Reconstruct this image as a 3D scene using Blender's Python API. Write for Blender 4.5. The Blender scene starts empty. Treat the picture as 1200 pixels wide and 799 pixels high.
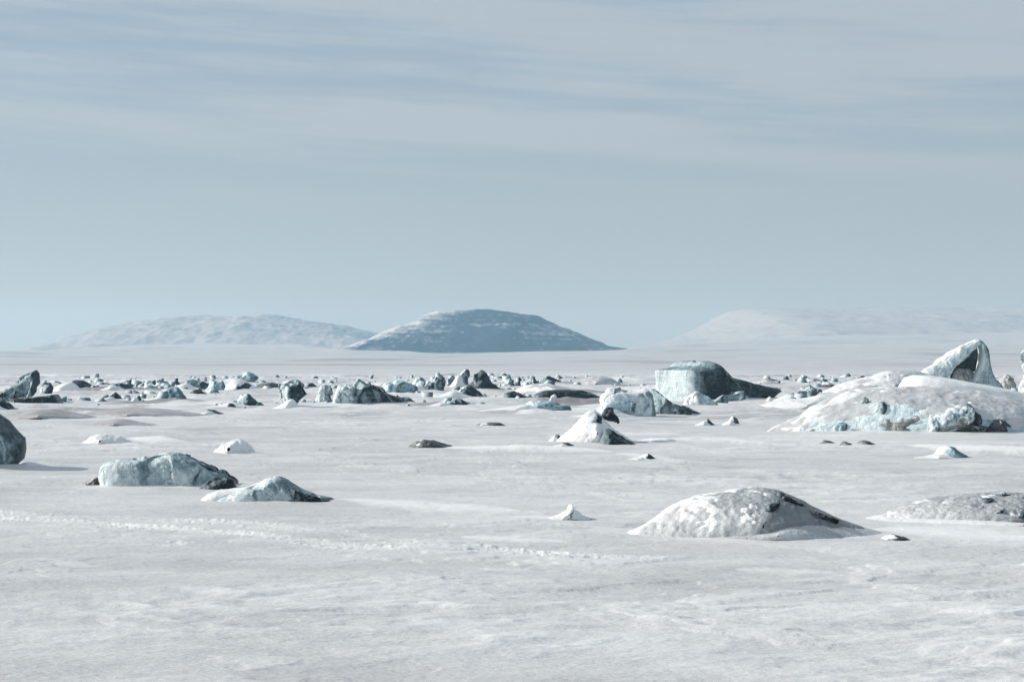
import bpy, math, random
import numpy as np

# ------------------------------------------------------------------ camera model
F, CX, CY, YH, CH = 2000.0, 600.0, 399.5, 425.0, 2.2      # focal length and horizon in photo pixels, eye height in metres
PITCH = math.atan((YH - CY) / F)
SUN_EL, SUN_AZ = math.radians(29), math.radians(-77)       # azimuth from +Y, negative = to the left
scene = bpy.context.scene
COL = scene.collection


def ray(px, py):
    """world X and Z per metre of depth along Y for a photo pixel"""
    px = np.asarray(px, float); py = np.asarray(py, float)
    v = -(py - CY) / F
    Y = math.cos(PITCH) - v * math.sin(PITCH)
    return (px - CX) / F / Y, (math.sin(PITCH) + v * math.cos(PITCH)) / Y


def depth_of(py):
    return float(-CH / ray(CX, py)[1])


# ------------------------------------------------------------------ noise (numpy)
def _hash(ix, iy, iz, seed):
    h = (ix.astype(np.int64) * 374761393 + iy.astype(np.int64) * 668265263 + iz.astype(np.int64) * 2147483647 + seed * 974634777) & 0xFFFFFFFF
    h = ((h ^ (h >> 13)) * 1274126177) & 0xFFFFFFFF
    h = ((h ^ (h >> 15)) * 2246822519) & 0xFFFFFFFF
    return ((h ^ (h >> 16)) & 0xFFFFFF).astype(np.float64) / float(0xFFFFFF) * 2 - 1


def vnoise2(x, y, seed=0):
    """gradient noise in the plane, about -1..1"""
    x0 = np.floor(x); y0 = np.floor(y)
    fx = x - x0; fy = y - y0
    ix = x0.astype(np.int64); iy = y0.astype(np.int64); z = np.zeros_like(ix)
    u = fx * fx * fx * (fx * (fx * 6 - 15) + 10); v = fy * fy * fy * (fy * (fy * 6 - 15) + 10)

    def g(dx, dy):
        a = _hash(ix + dx, iy + dy, z, seed) * math.pi
        return np.cos(a) * (fx - dx) + np.sin(a) * (fy - dy)
    a = g(0, 0) * (1 - u) + g(1, 0) * u
    b = g(0, 1) * (1 - u) + g(1, 1) * u
    return (a * (1 - v) + b * v) * 1.5


def fbm2(x, y, octaves=4, seed=0, gain=.5):
    r = 0; a = 1.0; t = 0
    for o in range(octaves):
        r = r + a * vnoise2(x * 2 ** o + o * 17.3, y * 2 ** o - o * 9.1, seed + o); t += a; a *= gain
    return r / t


def vnoise3(p, seed=0):
    p0 = np.floor(p); f = p - p0; i = p0.astype(np.int64)
    w = f * f * f * (f * (f * 6 - 15) + 10)
    r = 0
    for dx in (0, 1):
        wx = w[:, 0] if dx else 1 - w[:, 0]
        for dy in (0, 1):
            wy = w[:, 1] if dy else 1 - w[:, 1]
            for dz in (0, 1):
                wz = w[:, 2] if dz else 1 - w[:, 2]
                r = r + wx * wy * wz * _hash(i[:, 0] + dx, i[:, 1] + dy, i[:, 2] + dz, seed)
    return r


def fbm3(p, octaves=4, seed=0, gain=.5):
    r = 0; a = 1.0; t = 0
    for o in range(octaves):
        r = r + a * vnoise3(p * 2 ** o + o * 11.7, seed + o); t += a; a *= gain
    return r / t


def sstep(a, b, x):
    t = np.clip((x - a) / (b - a), 0, 1)
    return t * t * (3 - 2 * t)


# ------------------------------------------------------------------ materials
def nodes_of(name):
    m = bpy.data.materials.new(name); m.use_nodes = True
    nt = m.node_tree; nt.nodes.clear()
    return m, nt


class NT:
    def __init__(s, nt): s.nt = nt

    def n(s, typ, **kw):
        nd = s.nt.nodes.new(typ)
        ins = kw.pop('ins', {})
        for k, v in kw.items(): setattr(nd, k, v)
        for k, v in ins.items():
            if hasattr(v, 'is_linked') or isinstance(v, bpy.types.NodeSocket): s.nt.links.new(v, nd.inputs[k])
            else: nd.inputs[k].default_value = v
        return nd

    def math(s, op, a, b=0.0, c=0.0, clamp=False):
        return s.n('ShaderNodeMath', operation=op, use_clamp=clamp, ins={0: a, 1: b, 2: c}).outputs[0]

    def noise(s, vec, scale, detail=4, rough=.55):
        return s.n('ShaderNodeTexNoise', ins={'Vector': vec, 'Scale': scale, 'Detail': detail, 'Roughness': rough}).outputs['Fac']

    def mapping(s, vec, scale, rot=(0, 0, 0)):
        return s.n('ShaderNodeMapping', ins={'Vector': vec, 'Scale': scale, 'Rotation': rot}).outputs[0]

    def ramp(s, fac, stops, interp='LINEAR'):
        r = s.n('ShaderNodeValToRGB', ins={'Fac': fac}); cr = r.color_ramp; cr.interpolation = interp
        while len(cr.elements) < len(stops): cr.elements.new(.5)
        for e, (p, c) in zip(cr.elements, stops): e.position = p; e.color = (*c, 1)
        return r.outputs['Color']

    def mix(s, fac, a, b):
        m = s.n('ShaderNodeMix', data_type='RGBA')
        for k, v in ((0, fac), (6, a), (7, b)):
            if isinstance(v, bpy.types.NodeSocket): s.nt.links.new(v, m.inputs[k])
            else: m.inputs[k].default_value = v if k == 0 else (*v, 1)
        return m.outputs[2]

    def bump(s, height, strength, dist, normal=None):
        b = s.n('ShaderNodeBump', ins={'Height': height, 'Strength': strength, 'Distance': dist})
        if normal is not None: s.nt.links.new(normal, b.inputs['Normal'])
        return b.outputs[0]

    def finish(s, color, rough, normal=None, spec=.3):
        p = s.n('ShaderNodeBsdfPrincipled', ins={'Base Color': color, 'Roughness': rough, 'Specular IOR Level': spec})
        if normal is not None: s.nt.links.new(normal, p.inputs['Normal'])
        o = s.n('ShaderNodeOutputMaterial'); s.nt.links.new(p.outputs[0], o.inputs['Surface'])


def mat_ground():
    m, nt = nodes_of('wind_packed_snow'); k = NT(nt)
    pos = k.n('ShaderNodeNewGeometry').outputs['Position']
    fresh = k.n('ShaderNodeAttribute', attribute_name='fresh').outputs['Fac']
    streak = k.noise(k.mapping(pos, (.34, .50, 1), (0, 0, .10)), 1.0, 8, .66)
    wide = k.noise(k.mapping(pos, (.035, .06, 1)), 1.0, 6, .6)
    grit = k.noise(k.mapping(pos, (20, 34, 26)), 1.0, 7, .78)
    a = k.math('MULTIPLY_ADD', streak, .9, k.math('MULTIPLY', wide, .8))
    a = k.math('ADD', a, k.math('MULTIPLY_ADD', grit, 1.25, -.98))
    base = k.ramp(a, [(.18, (.43, .43, .43)), (.5, (.645, .640, .634)), (.84, (.80, .80, .79))])
    dirt_haze = k.n('ShaderNodeAttribute', attribute_name='dirt_haze').outputs['Fac']
    base = k.mix(dirt_haze, base, (.27, .255, .26))
    col = k.mix(fresh, base, (.92, .92, .905))
    glint = k.n('ShaderNodeMapRange', ins={0: k.noise(pos, 38, 2, .5), 1: .66, 2: .74, 3: 0.0, 4: .55}).outputs[0]
    col = k.mix(glint, col, (.95, .95, .95))                                  # sparkle of coarse ice crystals painted as white specks
    fine = k.noise(k.mapping(pos, (14, 26, 20), (0, 0, .10)), 1.0, 5, .65)
    mid = k.noise(k.mapping(pos, (1.2, 3.6, 3), (0, 0, .10)), 1.0, 5, .6)
    nrm = k.bump(fine, .6, .016)
    nrm = k.bump(mid, .8, .05, nrm)
    crust = k.math('ABSOLUTE', k.math('SUBTRACT', k.noise(k.mapping(pos, (2.2, 3.4, 3), (0, 0, .10)), 1.0, 7, .62), .5))
    nrm = k.bump(crust, .6, -.06, nrm)
    k.finish(col, .55, nrm, .25)
    return m


def mat_snow(name, col, patch, bump=.6):
    m, nt = nodes_of(name); k = NT(nt)
    pos = k.n('ShaderNodeNewGeometry').outputs['Position']
    a = k.noise(pos, 1.3, 6, .6); b = k.noise(pos, 26, 3, .7)
    f = k.math('ADD', k.math('MULTIPLY', a, 1.0), k.math('MULTIPLY_ADD', b, .5, -.25))
    c = k.ramp(f, [(.32, patch), (.6, col)])
    nrm = k.bump(k.noise(pos, 22, 5, .6), bump, .02)
    nrm = k.bump(k.noise(pos, 4.5, 4, .55), .5, .06, nrm)
    k.finish(c, .6, nrm, .2)
    return m


def mat_ice(name, dark, mid, pale, bm=1.0):
    """bare sea ice: rime of each thing set by its own property rime, windward side painted paler as lit, lee side darker as shaded"""
    m, nt = nodes_of(name); k = NT(nt)
    geo = k.n('ShaderNodeNewGeometry'); pos = geo.outputs['Position']
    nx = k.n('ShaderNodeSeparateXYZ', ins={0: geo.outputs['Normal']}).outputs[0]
    rime = k.n('ShaderNodeAttribute', attribute_type='OBJECT', attribute_name='rime').outputs['Fac']
    big = k.noise(pos, .75, 5, .6); small = k.noise(k.mapping(pos, (9, 9, 5), (0, .5, 0)), 1.0, 6, .68)
    layer = k.noise(k.mapping(pos, (.7, .7, 7), (.25, .22, 0)), 1.0, 5, .6)
    warp = k.n('ShaderNodeVectorMath', operation='ADD', ins={0: pos, 1: k.n('ShaderNodeTexNoise', ins={'Vector': pos, 'Scale': 1.6, 'Detail': 3}).outputs['Color']}).outputs[0]
    crack = k.n('ShaderNodeTexVoronoi', feature='DISTANCE_TO_EDGE', ins={'Vector': k.mapping(warp, (1.1, 1.1, .8), (.3, .4, 0)), 'Scale': 1.5}).outputs['Distance']
    crack = k.n('ShaderNodeMapRange', ins={0: crack, 1: 0.0, 2: .035, 3: 1.0, 4: 0.0}).outputs[0]
    f = k.math('MULTIPLY_ADD', nx, -.60, rime)  # besides rime, facing paints the sun side pale and the far side dark
    f = k.math('ADD', f, k.math('MULTIPLY_ADD', big, .55, -.275))
    f = k.math('ADD', f, k.math('MULTIPLY_ADD', small, .75 * (.1 + .9 * bm), -.375 * (.1 + .9 * bm)))
    f = k.math('ADD', f, k.math('MULTIPLY_ADD', layer, .55 * bm, -.275 * bm))
    f = k.math('ADD', f, k.math('MULTIPLY', crack, .16 * bm))
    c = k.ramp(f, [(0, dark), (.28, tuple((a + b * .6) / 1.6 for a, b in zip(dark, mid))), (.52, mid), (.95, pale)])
    nrm = k.bump(small, .8 * bm, .07)
    nrm = k.bump(k.noise(pos, 40, 4, .7), .6, .012, nrm)
    nrm = k.bump(k.noise(pos, 2.2, 4, .6), .45, .18, nrm)
    nrm = k.bump(k.math('MULTIPLY', crack, -1.0), .5 * bm, .05, nrm)
    nrm = k.bump(layer, .4 * bm, .10, nrm)
    k.finish(c, k.math('MULTIPLY_ADD', f, .35, .36), nrm, .28)
    return m


def mat_hill(name, snow, rock, amount):
    m, nt = nodes_of(name); k = NT(nt)
    geo = k.n('ShaderNodeNewGeometry'); pos = geo.outputs['Position']
    att = k.n('ShaderNodeAttribute', attribute_name='bare').outputs['Fac']
    sp = k.noise(k.mapping(pos, (.11, .05, .16)), 1.0, 8, .74)
    sp2 = k.noise(k.mapping(pos, (.010, .010, .03)), 1.0, 6, .6)
    strata = k.noise(k.mapping(pos, (.012, .006, .22), (0, .05, 0)), 1.0, 6, .65)
    sp = k.math('ADD', k.math('MULTIPLY', sp, .55), k.math('MULTIPLY', strata, .45))
    f = k.math('ADD', k.math('MULTIPLY_ADD', sp, 5.2, k.math('MULTIPLY', sp2, 1.6)), k.math('ADD', att, -3.0 + amount), clamp=True)
    k.finish(k.mix(f, snow, rock), .8, None, .1)
    return m


SNOW = mat_snow('clean_drift_snow', (.88, .88, .87), (.76, .76, .765))
GREY = mat_snow('old_grey_snow', (.64, .645, .645), (.42, .42, .425), .9)
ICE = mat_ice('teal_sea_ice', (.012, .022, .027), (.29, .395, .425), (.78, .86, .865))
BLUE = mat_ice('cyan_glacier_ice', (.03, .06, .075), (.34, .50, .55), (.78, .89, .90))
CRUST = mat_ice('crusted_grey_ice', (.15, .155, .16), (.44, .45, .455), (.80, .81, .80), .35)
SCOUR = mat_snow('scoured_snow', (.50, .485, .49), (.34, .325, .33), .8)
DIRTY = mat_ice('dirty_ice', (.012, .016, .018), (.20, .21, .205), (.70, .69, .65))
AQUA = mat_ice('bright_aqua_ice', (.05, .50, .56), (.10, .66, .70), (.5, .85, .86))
GROUND = mat_ground()


# ------------------------------------------------------------------ ground height
DRIFTS = [  # bright wind-laid snow strips: left px, right px, py at left, py at right, half height px, strength
    (148, 222, 515, 518, 3.2, .9), (255, 300, 527, 527, 6, .8), (395, 610, 584, 598, 7, .75), (515, 720, 524, 529, 3.2, .9),
    (820, 915, 516, 521, 3.4, .8), (720, 815, 531, 543, 4, .5), (1060, 1260, 523, 532, 4.2, .95), (1020, 1260, 621, 634, 11, .85),
    (640, 800, 512, 508, 3.5, .7), (595, 690, 606, 609, 3.5, .6), (0, 45, 541, 548, 5, .6), (540, 660, 627, 634, 4, .6),
    (600, 720, 486, 478, 2.6, .8), (340, 470, 478, 476, 2.6, .6), (880, 1000, 512, 513, 3, .5), (170, 300, 560, 566, 3, .3),
    (40, 110, 655, 662, 4, .35), (200, 300, 690, 697, 5, .4), (560, 625, 666, 669, 3, .35), (490, 540, 707, 711, 4, .8),
    (600, 660, 632, 633, 3, .6), (780, 860, 515, 519, 3, .6), (1100, 1200, 545, 547, 3, .35), (860, 980, 668, 672, 4, .4),
    (1110, 1190, 665, 669, 4, .4), (640, 735, 760, 745, 3.2, .5), (555, 640, 752, 744, 3, .5),
]
TRACKS = [  # snowmobile ruts as photo pixels on the flat snow
    [(-60, 601), (0, 606), (100, 611), (200, 618), (300, 627), (392, 638), (470, 643)],
    [(-60, 596), (60, 603), (180, 607), (280, 612), (400, 625), (520, 639), (650, 650), (760, 655)],
    [(-60, 612), (20, 617), (120, 628), (200, 636)],
]
LEES = []   # filled by every block: x, y, width, height


def track_dist(x, y):
    best = np.full(x.shape, 9.0); along = np.zeros(x.shape); which = np.zeros(x.shape, int)
    for ti, t in enumerate(TRACKS):
        pts = []
        for px, py in t:
            d = depth_of(py); pts.append((float(ray(px, py)[0]) * d, d))
        for (ax, ay), (bx, by) in zip(pts[:-1], pts[1:]):
            L2 = (bx - ax) ** 2 + (by - ay) ** 2
            u = np.clip(((x - ax) * (bx - ax) + (y - ay) * (by - ay)) / L2, 0, 1)
            dd = np.hypot(x - ax - u * (bx - ax), y - ay - u * (by - ay))
            m = dd < best
            best = np.where(m, dd, best); which = np.where(m, ti, which)
    return best, which


def ramp_z(x, y, r):
    """the land behind the frozen sea: how high its slope climbs, and how far off, changes with the bearing"""
    t = np.where(y > 0, x / np.maximum(y, 1e-3), np.sign(x) * 9)
    bx = np.array([-9, -.30, -.255, -.225, -.175, -.125, -.10, -.05, 0, .065, .10, .15, .20, .30, 9])
    ang = np.array([13, 13, 15.5, 20, 23, 21, 15, 10.5, 12, 16, 21, 28, 32, 34, 20]) / F
    far = np.array([1500, 1500, 1900, 2300, 2500, 2300, 1650, 1430, 1430, 1500, 2000, 2700, 2900, 3000, 1500.])
    a = np.interp(t, bx, ang); rc = np.interp(t, bx, far)
    u = np.clip((r - 330) / (rc - 330), 0, 1)
    return (CH + a * rc) * (u * u * (1.6 - .6 * u)) - np.maximum(r - rc, 0) * .004


def ground_z(x, y, full=False):
    x = np.atleast_1d(np.asarray(x, float)); y = np.atleast_1d(np.asarray(y, float))
    r = np.hypot(x, y)
    far = sstep(25, 220, r)
    z = fbm2(x / 16, y / 11, 3, 5) * (.035 + .10 * far)
    z += (fbm2(x / 220, y / 90, 4, 31) * 2.6 + fbm2(x / 60, y / 60, 3, 33) * .5) * sstep(380, 1100, r)
    z += ramp_z(x, y, r)
    fresh = np.zeros_like(x); dirt_haze = (.22 + .5 * sstep(.08, .5, fbm2(x / 110, y / 70, 4, 77))) * sstep(300, 700, r)  # far snow darkened: haze and grazing light put into the colour
    near = r < 330
    if full and near.any():
        xn, yn = x[near], y[near]; rn = r[near]
        zz = np.zeros_like(xn); fr = np.zeros_like(xn); dt = np.zeros_like(xn)
        xr = xn * math.cos(.10) + yn * math.sin(.10); yr = -xn * math.sin(.10) + yn * math.cos(.10)
        wob = fbm2(xn / 3, yn / 3, 2, 61) * .5
        s1 = 1 - np.abs(fbm2(xr / 2.6 + wob, yr / 1.3 + wob, 3, 11)) * 3.2          # sastrugi crests along the wind
        s2 = 1 - np.abs(fbm2(xr / .9 + wob, yr / .5, 3, 12)) * 3.2
        patch = sstep(-.1, .45, fbm2(xn / 9, yn / 6, 3, 13))
        zz += (.030 * s1 + .014 * s2) * (.2 + 1.0 * patch)
        ter = fbm2(xr / 2.3 + wob, yr / 1.2 + wob, 4, 17)
        wind = .35 + .65 * sstep(-.25, .3, fbm2(xn / 11, yn / 8, 2, 18))
        zz += wind * (.020 * sstep(.13, .19, ter) + .017 * sstep(.30, .35, ter) - .016 * sstep(-.20, -.26, ter)) + .03 * fbm2(xn / 4.5, yn / 2.5, 3, 19)
        fr += .22 * wind * sstep(.13, .2, ter)
        zz += .004 * fbm2(xn / .16, yn / .12, 3, 14) * (1 - sstep(20, 60, rn))
        zz += .05 * fbm2(xn / 6, yn / 2.2, 3, 15) * sstep(30, 90, rn)
        band = sstep(60, 95, rn) * (1 - sstep(290, 335, rn)) + .35 * sstep(34, 60, rn)
        hb = fbm2(xn / 7.5, yn / 6.5, 4, 71); hs = fbm2(xn / 2.6, yn / 2.4, 3, 72)
        zz += band * (.30 * np.maximum(hb, -.10) + .17 * (.5 - np.abs(hs)) * sstep(-.2, .4, hb))
        dt = band * .9 * sstep(.02, .38, fbm2(xn / 8 + 9, yn / 12, 4, 75)) + .22 * sstep(.1, .6, fbm2(xn / 3.4 + 9, yn / 1.6, 4, 76))
        fr += band * .55 * sstep(.0, .45, fbm2(xn / 9 + 40, yn / 14, 4, 73)) 
        fr += .28 * sstep(.45, .95, s1) * patch + .16 * sstep(.5, .95, s2) * patch
        # strips
        ok = yn > 3
        px = CX + F * xn / np.where(ok, yn, 1); py = YH + F * CH / np.where(ok, yn, 1)
        edge = fbm2(px / 34, py / 7, 4, 21); edge2 = fbm2(px / 60, py / 4, 4, 23)
        for (x0, x1, y0, y1, hw, st) in DRIFTS:
            u = (px - x0) / (x1 - x0)
            m = ok & (u > -.05) & (u < 1.05)
            if not m.any(): continue
            w = np.sin(np.clip(u[m], 0, 1) * math.pi) ** .6 * hw * (1 + .7 * edge[m])
            v = np.abs(py[m] - (y0 + (y1 - y0) * u[m]))
            k = sstep(1.25, .1, v / np.maximum(w, .01)) * sstep(-.8, .1, edge2[m] + .25)
            fr[m] = np.maximum(fr[m], st * k)
            zz[m] += (.09 if y0 < 575 else .02) * k * st * np.sin(np.clip(u[m], 0, 1) * math.pi)
        td, wh = track_dist(xn, yn)
        tm = td < 1.0
        if tm.any():
            t = td[tm]; c = fbm2(xn[tm] / .10, yn[tm] / .16, 4, 41, .7); c2 = fbm2(xn[tm] / 1.6, yn[tm] / 1.6, 2, 42)
            wk = np.where(wh[tm] == 2, .5, 1.0) * np.clip(.7 + 1.1 * c2, .1, 1.4)
            rut = np.exp(-(t / .11) ** 2); rim = np.exp(-((t - .20) / .09) ** 2)
            zz[tm] += 1.7 * wk * (-.016 * rut + .013 * rim * (.3 + 1.6 * c) + .008 * c * np.exp(-(t / .3) ** 2))
            fr[tm] = np.maximum(fr[tm], np.clip(wk * (.8 * rim * sstep(-.2, .4, c) + .38 * np.exp(-(t / .28) ** 2)), 0, 1))
        # snow banked up round every block, with a tail on the lee side
        for (bx, by, w, h) in LEES:
            dx = xn - bx; dy = yn - by
            m = (np.abs(dy) < w * 1.6) & (dx > -w * 1.6) & (dx < w * 3.4)
            if not m.any(): continue
            dx, dy = dx[m], dy[m]
            lx = np.where(dx > 0, dx / (w * 1.5), dx / (w * .85))
            q = lx ** 2 + (dy / (w * .62)) ** 2
            g = np.exp(-q * 1.6)
            zz[m] = zz[m] * (1 - .85 * np.exp(-(lx ** 2 + (dy / (w * 1.1)) ** 2) * .55)) + min(.12 * h, .15) * g
            fr[m] = np.maximum(fr[m], .55 * sstep(.3, .8, g) * sstep(-.35, .2, edge[m]))
        z[near] += zz; fresh[near] = np.clip(fr, 0, 1); dirt_haze[near] = np.clip(dt - 1.5 * np.clip(fr, 0, 1), 0, 1)
    if full:
        return z, fresh, dirt_haze
    return z


# ------------------------------------------------------------------ mesh helpers
def make_obj(name, verts, faces, mat, parent=None, smooth=True, attrs=None):
    me = bpy.data.meshes.new(name)
    verts = np.ascontiguousarray(verts, np.float32); faces = np.ascontiguousarray(faces, np.int32)
    k = faces.shape[1]
    me.vertices.add(len(verts)); me.vertices.foreach_set('co', verts.ravel())
    me.loops.add(faces.size); me.loops.foreach_set('vertex_index', faces.ravel())
    me.polygons.add(len(faces)); me.polygons.foreach_set('loop_start', np.arange(0, faces.size, k, dtype=np.int32))
    if smooth: me.polygons.foreach_set('use_smooth', np.ones(len(faces), bool))
    me.materials.append(mat)
    for an, av in (attrs or {}).items():
        a = me.attributes.new(an, 'FLOAT', 'POINT'); a.data.foreach_set('value', np.ascontiguousarray(av, np.float32))
    me.update(calc_edges=True); me.validate()
    o = bpy.data.objects.new(name, me); COL.objects.link(o)
    if parent is not None:
        o.parent = parent
    return o


def grid_faces(rows, cols, wrap):
    i = np.arange(rows - 1)[:, None]; c = cols if wrap else cols - 1
    j = np.arange(c)[None, :]; j2 = (j + 1) % cols
    return np.stack([i * cols + j, (i + 1) * cols + j, (i + 1) * cols + j2, i * cols + j2], -1).reshape(-1, 4)


def resample(poly, step):
    p = np.asarray(poly, float); q = np.vstack([p, p[:1]])
    seg = np.hypot(*np.diff(q, axis=0).T); s = np.concatenate([[0], np.cumsum(seg)])
    n = int(np.clip(s[-1] / step, 24, 520)); t = np.linspace(0, s[-1], n, endpoint=False)
    return np.stack([np.interp(t, s, q[:, 0]), np.interp(t, s, q[:, 1])], 1)


def vert_normals(v, f):
    a = v[f[:, 2]] - v[f[:, 0]]; b = v[f[:, 3]] - v[f[:, 1]]
    fn = np.cross(a, b)
    n = np.zeros_like(v)
    for c in range(4): np.add.at(n, f[:, c], fn)
    l = np.linalg.norm(n, axis=1, keepdims=True)
    return n / np.maximum(l, 1e-12)


def orient(v, f):
    c = v.mean(0); a = np.cross(v[f[:, 2]] - v[f[:, 0]], v[f[:, 3]] - v[f[:, 1]])
    return f[:, ::-1].copy() if ((v[f].mean(1) - c) * a).sum() < 0 else f


SEED = [100]


def loft(outline, base, th, p=2.4, yaw=0.0, pivot=None, rough=.06, closed=False, dback=0.0, on=None, facets=46, fdepth=1.0, lean=0.0, chip=0.5, round_=1.0):
    """a solid from a front outline in photo pixels: it stands at the depth of its foot line, has th metres of depth,
    a depth profile that is a superellipse of power p, an optional yaw about one upright edge, and weathering"""
    SEED[0] += 7; seed = SEED[0]
    d0 = depth_of(base) + dback
    pts = np.asarray(outline, float)
    if on is not None:      # sits in the surface of another piece: its depth is where the sight line meets that surface
        qx = CX + F * on[:, 0] / on[:, 1]; qy = YH - F * (on[:, 2] - CH) / on[:, 1]
        c0 = .5 * (pts.min(0) + pts.max(0)); e = np.hypot(qx - c0[0], (qy - c0[1]))
        sel = e < max(3.0, np.sort(e)[6])
        d0 = float(np.percentile(on[sel, 1], 10)) - th * .13 + dback
    dm = d0 + (0 if yaw else th * (.45 if p < 3.5 else .22))
    kx, kz = ray(pts[:, 0], pts[:, 1])
    X = kx * dm; Z = CH + kz * dm
    # the foot line sits on the ground at d0: keep the height above the foot
    gx = float(X.mean()); gz = float(ground_z(gx, depth_of(base))[0]) if on is None else 0.0
    if not closed and on is None and not yaw:
        lo = CH + float(ray(CX, base)[1]) * dm; hi = float(Z.max())
        Z = Z - lo * np.clip((hi - Z) / max(hi - lo, .01), 0, 1.2)
    Z = Z + gz
    h = float(Z.max() - gz)
    poly = np.stack([X, Z], 1)
    if not closed:
        bot = gz - .30 * h - .06
        ext = .06 * (X.max() - X.min())
        poly = np.vstack([poly, [[X[-1] + ext, bot], [X[0] - ext, bot]]])
    res = dm / F * 1.15
    P = resample(poly, res)
    if p <= 2.05 and not closed:
        kk = max(1, len(P) // 44)
        for _ in range(3): P = sum(np.roll(P, q_, 0) for q_ in range(-kk, kk + 1)) / (2 * kk + 1)
    if yaw:
        piv = float(ray(pivot, base)[0]) * d0; cy, sy = math.cos(math.radians(yaw)), math.sin(math.radians(yaw))
        P[:, 0] = (P[:, 0] - piv) / abs(cy)
    cx = .5 * (P[:, 0].min() + P[:, 0].max()); cz = gz + (.35 * h if not closed else 0)
    if closed: cz = .5 * (P[:, 1].min() + P[:, 1].max())
    # superellipse profile, resampled by length
    t = np.linspace(-1, 1, 400)
    s = np.maximum(1 - np.abs(t) ** p, 0) ** (1 / p) if p > 2.05 else np.cos(t * math.pi / 2) ** (.55 * p)      # low p: a bell with a gentle foot
    wide = .5 * min(P[:, 0].max() - P[:, 0].min(), 2.2 * h)
    L = np.concatenate([[0], np.cumsum(np.hypot(np.diff(t) * th * .5, np.diff(s) * wide))])
    n = int(np.clip(L[-1] / res, 14, 300))
    tt = np.interp(np.linspace(0, L[-1], n), L, t); ss = np.interp(np.linspace(0, L[-1], n), L, s)
    ss = np.maximum(ss, .004)
    sw = 1 - (1 - ss) * round_
    xx = cx + (P[None, :, 0] - cx) * sw[:, None]
    zz = cz + (P[None, :, 1] - cz) * np.where(P[None, :, 1] > cz, ss[:, None], np.maximum(ss[:, None], .004) if closed else np.sqrt(ss[:, None]))
    dep = (tt[:, None] + 1) * .5 * th + lean * (zz - gz)
    if yaw:
        lx, ly = xx, dep * np.ones_like(xx)
        wx = piv + lx * cy - ly * sy; wy = d0 + lx * sy + ly * cy
    else:
        wx, wy = xx, d0 + dep * np.ones_like(xx)
    v = np.stack([wx, wy, zz], -1).reshape(-1, 3)
    f = orient(v, grid_faces(n, len(P), True))
    # weathering: broad lumps, chipped planes, fine crumbs
    sc = max(h, .25)
    rng = np.random.default_rng(seed)
    if facets:
        nn = vert_normals(v, f); v0 = v.copy()
        size = float(min(h, th * 1.2, .8 * np.ptp(P[:, 0])))
        lim = .13 * size * fdepth
        for _ in range(facets):
            i0 = int(rng.integers(len(v)))
            u = nn[i0] + rng.normal(0, .30, 3); u /= np.linalg.norm(u) + 1e-9
            c0 = v[i0]; rad = size * rng.uniform(.25, .85)
            dist = (v - c0) @ u + size * rng.uniform(.01, .06) * fdepth
            m_ = (dist > 0) & (((v - c0) ** 2).sum(1) < rad * rad) & (nn @ u > .15)
            v[m_] -= (np.minimum(dist[m_], lim) * .95)[:, None] * u
        dv = v - v0; l_ = np.linalg.norm(dv, axis=1, keepdims=True)
        v = v0 + dv * np.minimum(1, lim * 1.4 / np.maximum(l_, 1e-9))
    for amp, fr, oc in ((rough, 1.1, 3), (rough * .6, 3.2, 3), (rough * .34, 9.0, 2)):
        nn = vert_normals(v, f)
        q = v / sc * fr + seed
        d = fbm3(q, oc, seed)
        if chip: d = d * (1 - chip) + chip * (1.0 - 2.2 * np.abs(fbm3(q * .9 + 5, oc, seed + 3))) * .6
        v = v + nn * (d * amp * sc)[:, None]
    return v, f, dict(h=h, gz=gz, d=d0, res=res, cx=gx, seed=seed)


def skin(name, v, f, info, mat, parent, score, thick, min_faces=26, **props):
    """a thin real layer (snow cap, bare ice patch) over the part of a body where score > 0"""
    n = vert_normals(v, f)
    s = score(v, n, info)
    fm0 = (s[f] > 0).all(1)
    if fm0.sum() < min_faces: return None
    lab = np.arange(len(v)); ff = f[fm0]
    for _ in range(400):
        low = lab[ff].min(1); new = lab.copy()
        for c in range(4): np.minimum.at(new, ff[:, c], low)
        new = new[new]
        if (new == lab).all(): break
        lab = new
    ids, cnts = np.unique(lab[ff[:, 0]], return_counts=True)
    for isl in ids[np.argsort(-cnts)][:8]:
        fm = fm0.copy(); fm[fm0] = lab[ff[:, 0]] == isl
        if fm.sum() < min_faces: continue
        used = np.unique(f[fm]); mask = np.zeros(len(v))
        inner = np.ones(len(v), bool); inner[np.unique(f[~fm])] = False
        mask[inner] = 1
        cnt = np.zeros(len(v)); np.add.at(cnt, f.ravel(), 4)
        for _ in range(4):
            av = mask[f].mean(1); acc = np.zeros(len(v))
            for c in range(4): np.add.at(acc, f[:, c], av * 4)
            mask = np.where(inner, acc / np.maximum(cnt, 1), 0)
        off = thick * (mask * 1.15 - .22)
        vv = v + n * off[:, None]
        remap = -np.ones(len(v), int); remap[used] = np.arange(len(used))
        o = make_obj(name, vv[used], remap[f[fm]], mat, parent)
        for k_, v_ in props.items(): o[k_] = v_


def snow_score(thr, lee=.85):
    def fn(v, n, i):
        q = v / max(i['h'], .3)
        return n[:, 2] - lee * n[:, 0] + .9 * fbm3(q * 2.4 + i['seed'], 5, i['seed'] + 9, .6) - thr
    return fn


def bare_score(thr, lee=.5, freq=1.6):
    def fn(v, n, i):
        q = v / max(i['h'], .3) * np.array([1, 1, 1.7])
        return lee * n[:, 0] - .35 * n[:, 2] - .15 * n[:, 1] + .9 * fbm3(q * freq + i['seed'], 4, i['seed'] + 5) - thr
    return fn


def tag(o, label=None, cat=None, group=None, kind=None):
    for k_, v_ in (('label', label), ('category', cat), ('group', group), ('kind', kind)):
        if v_: o[k_] = v_
    return o


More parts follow.
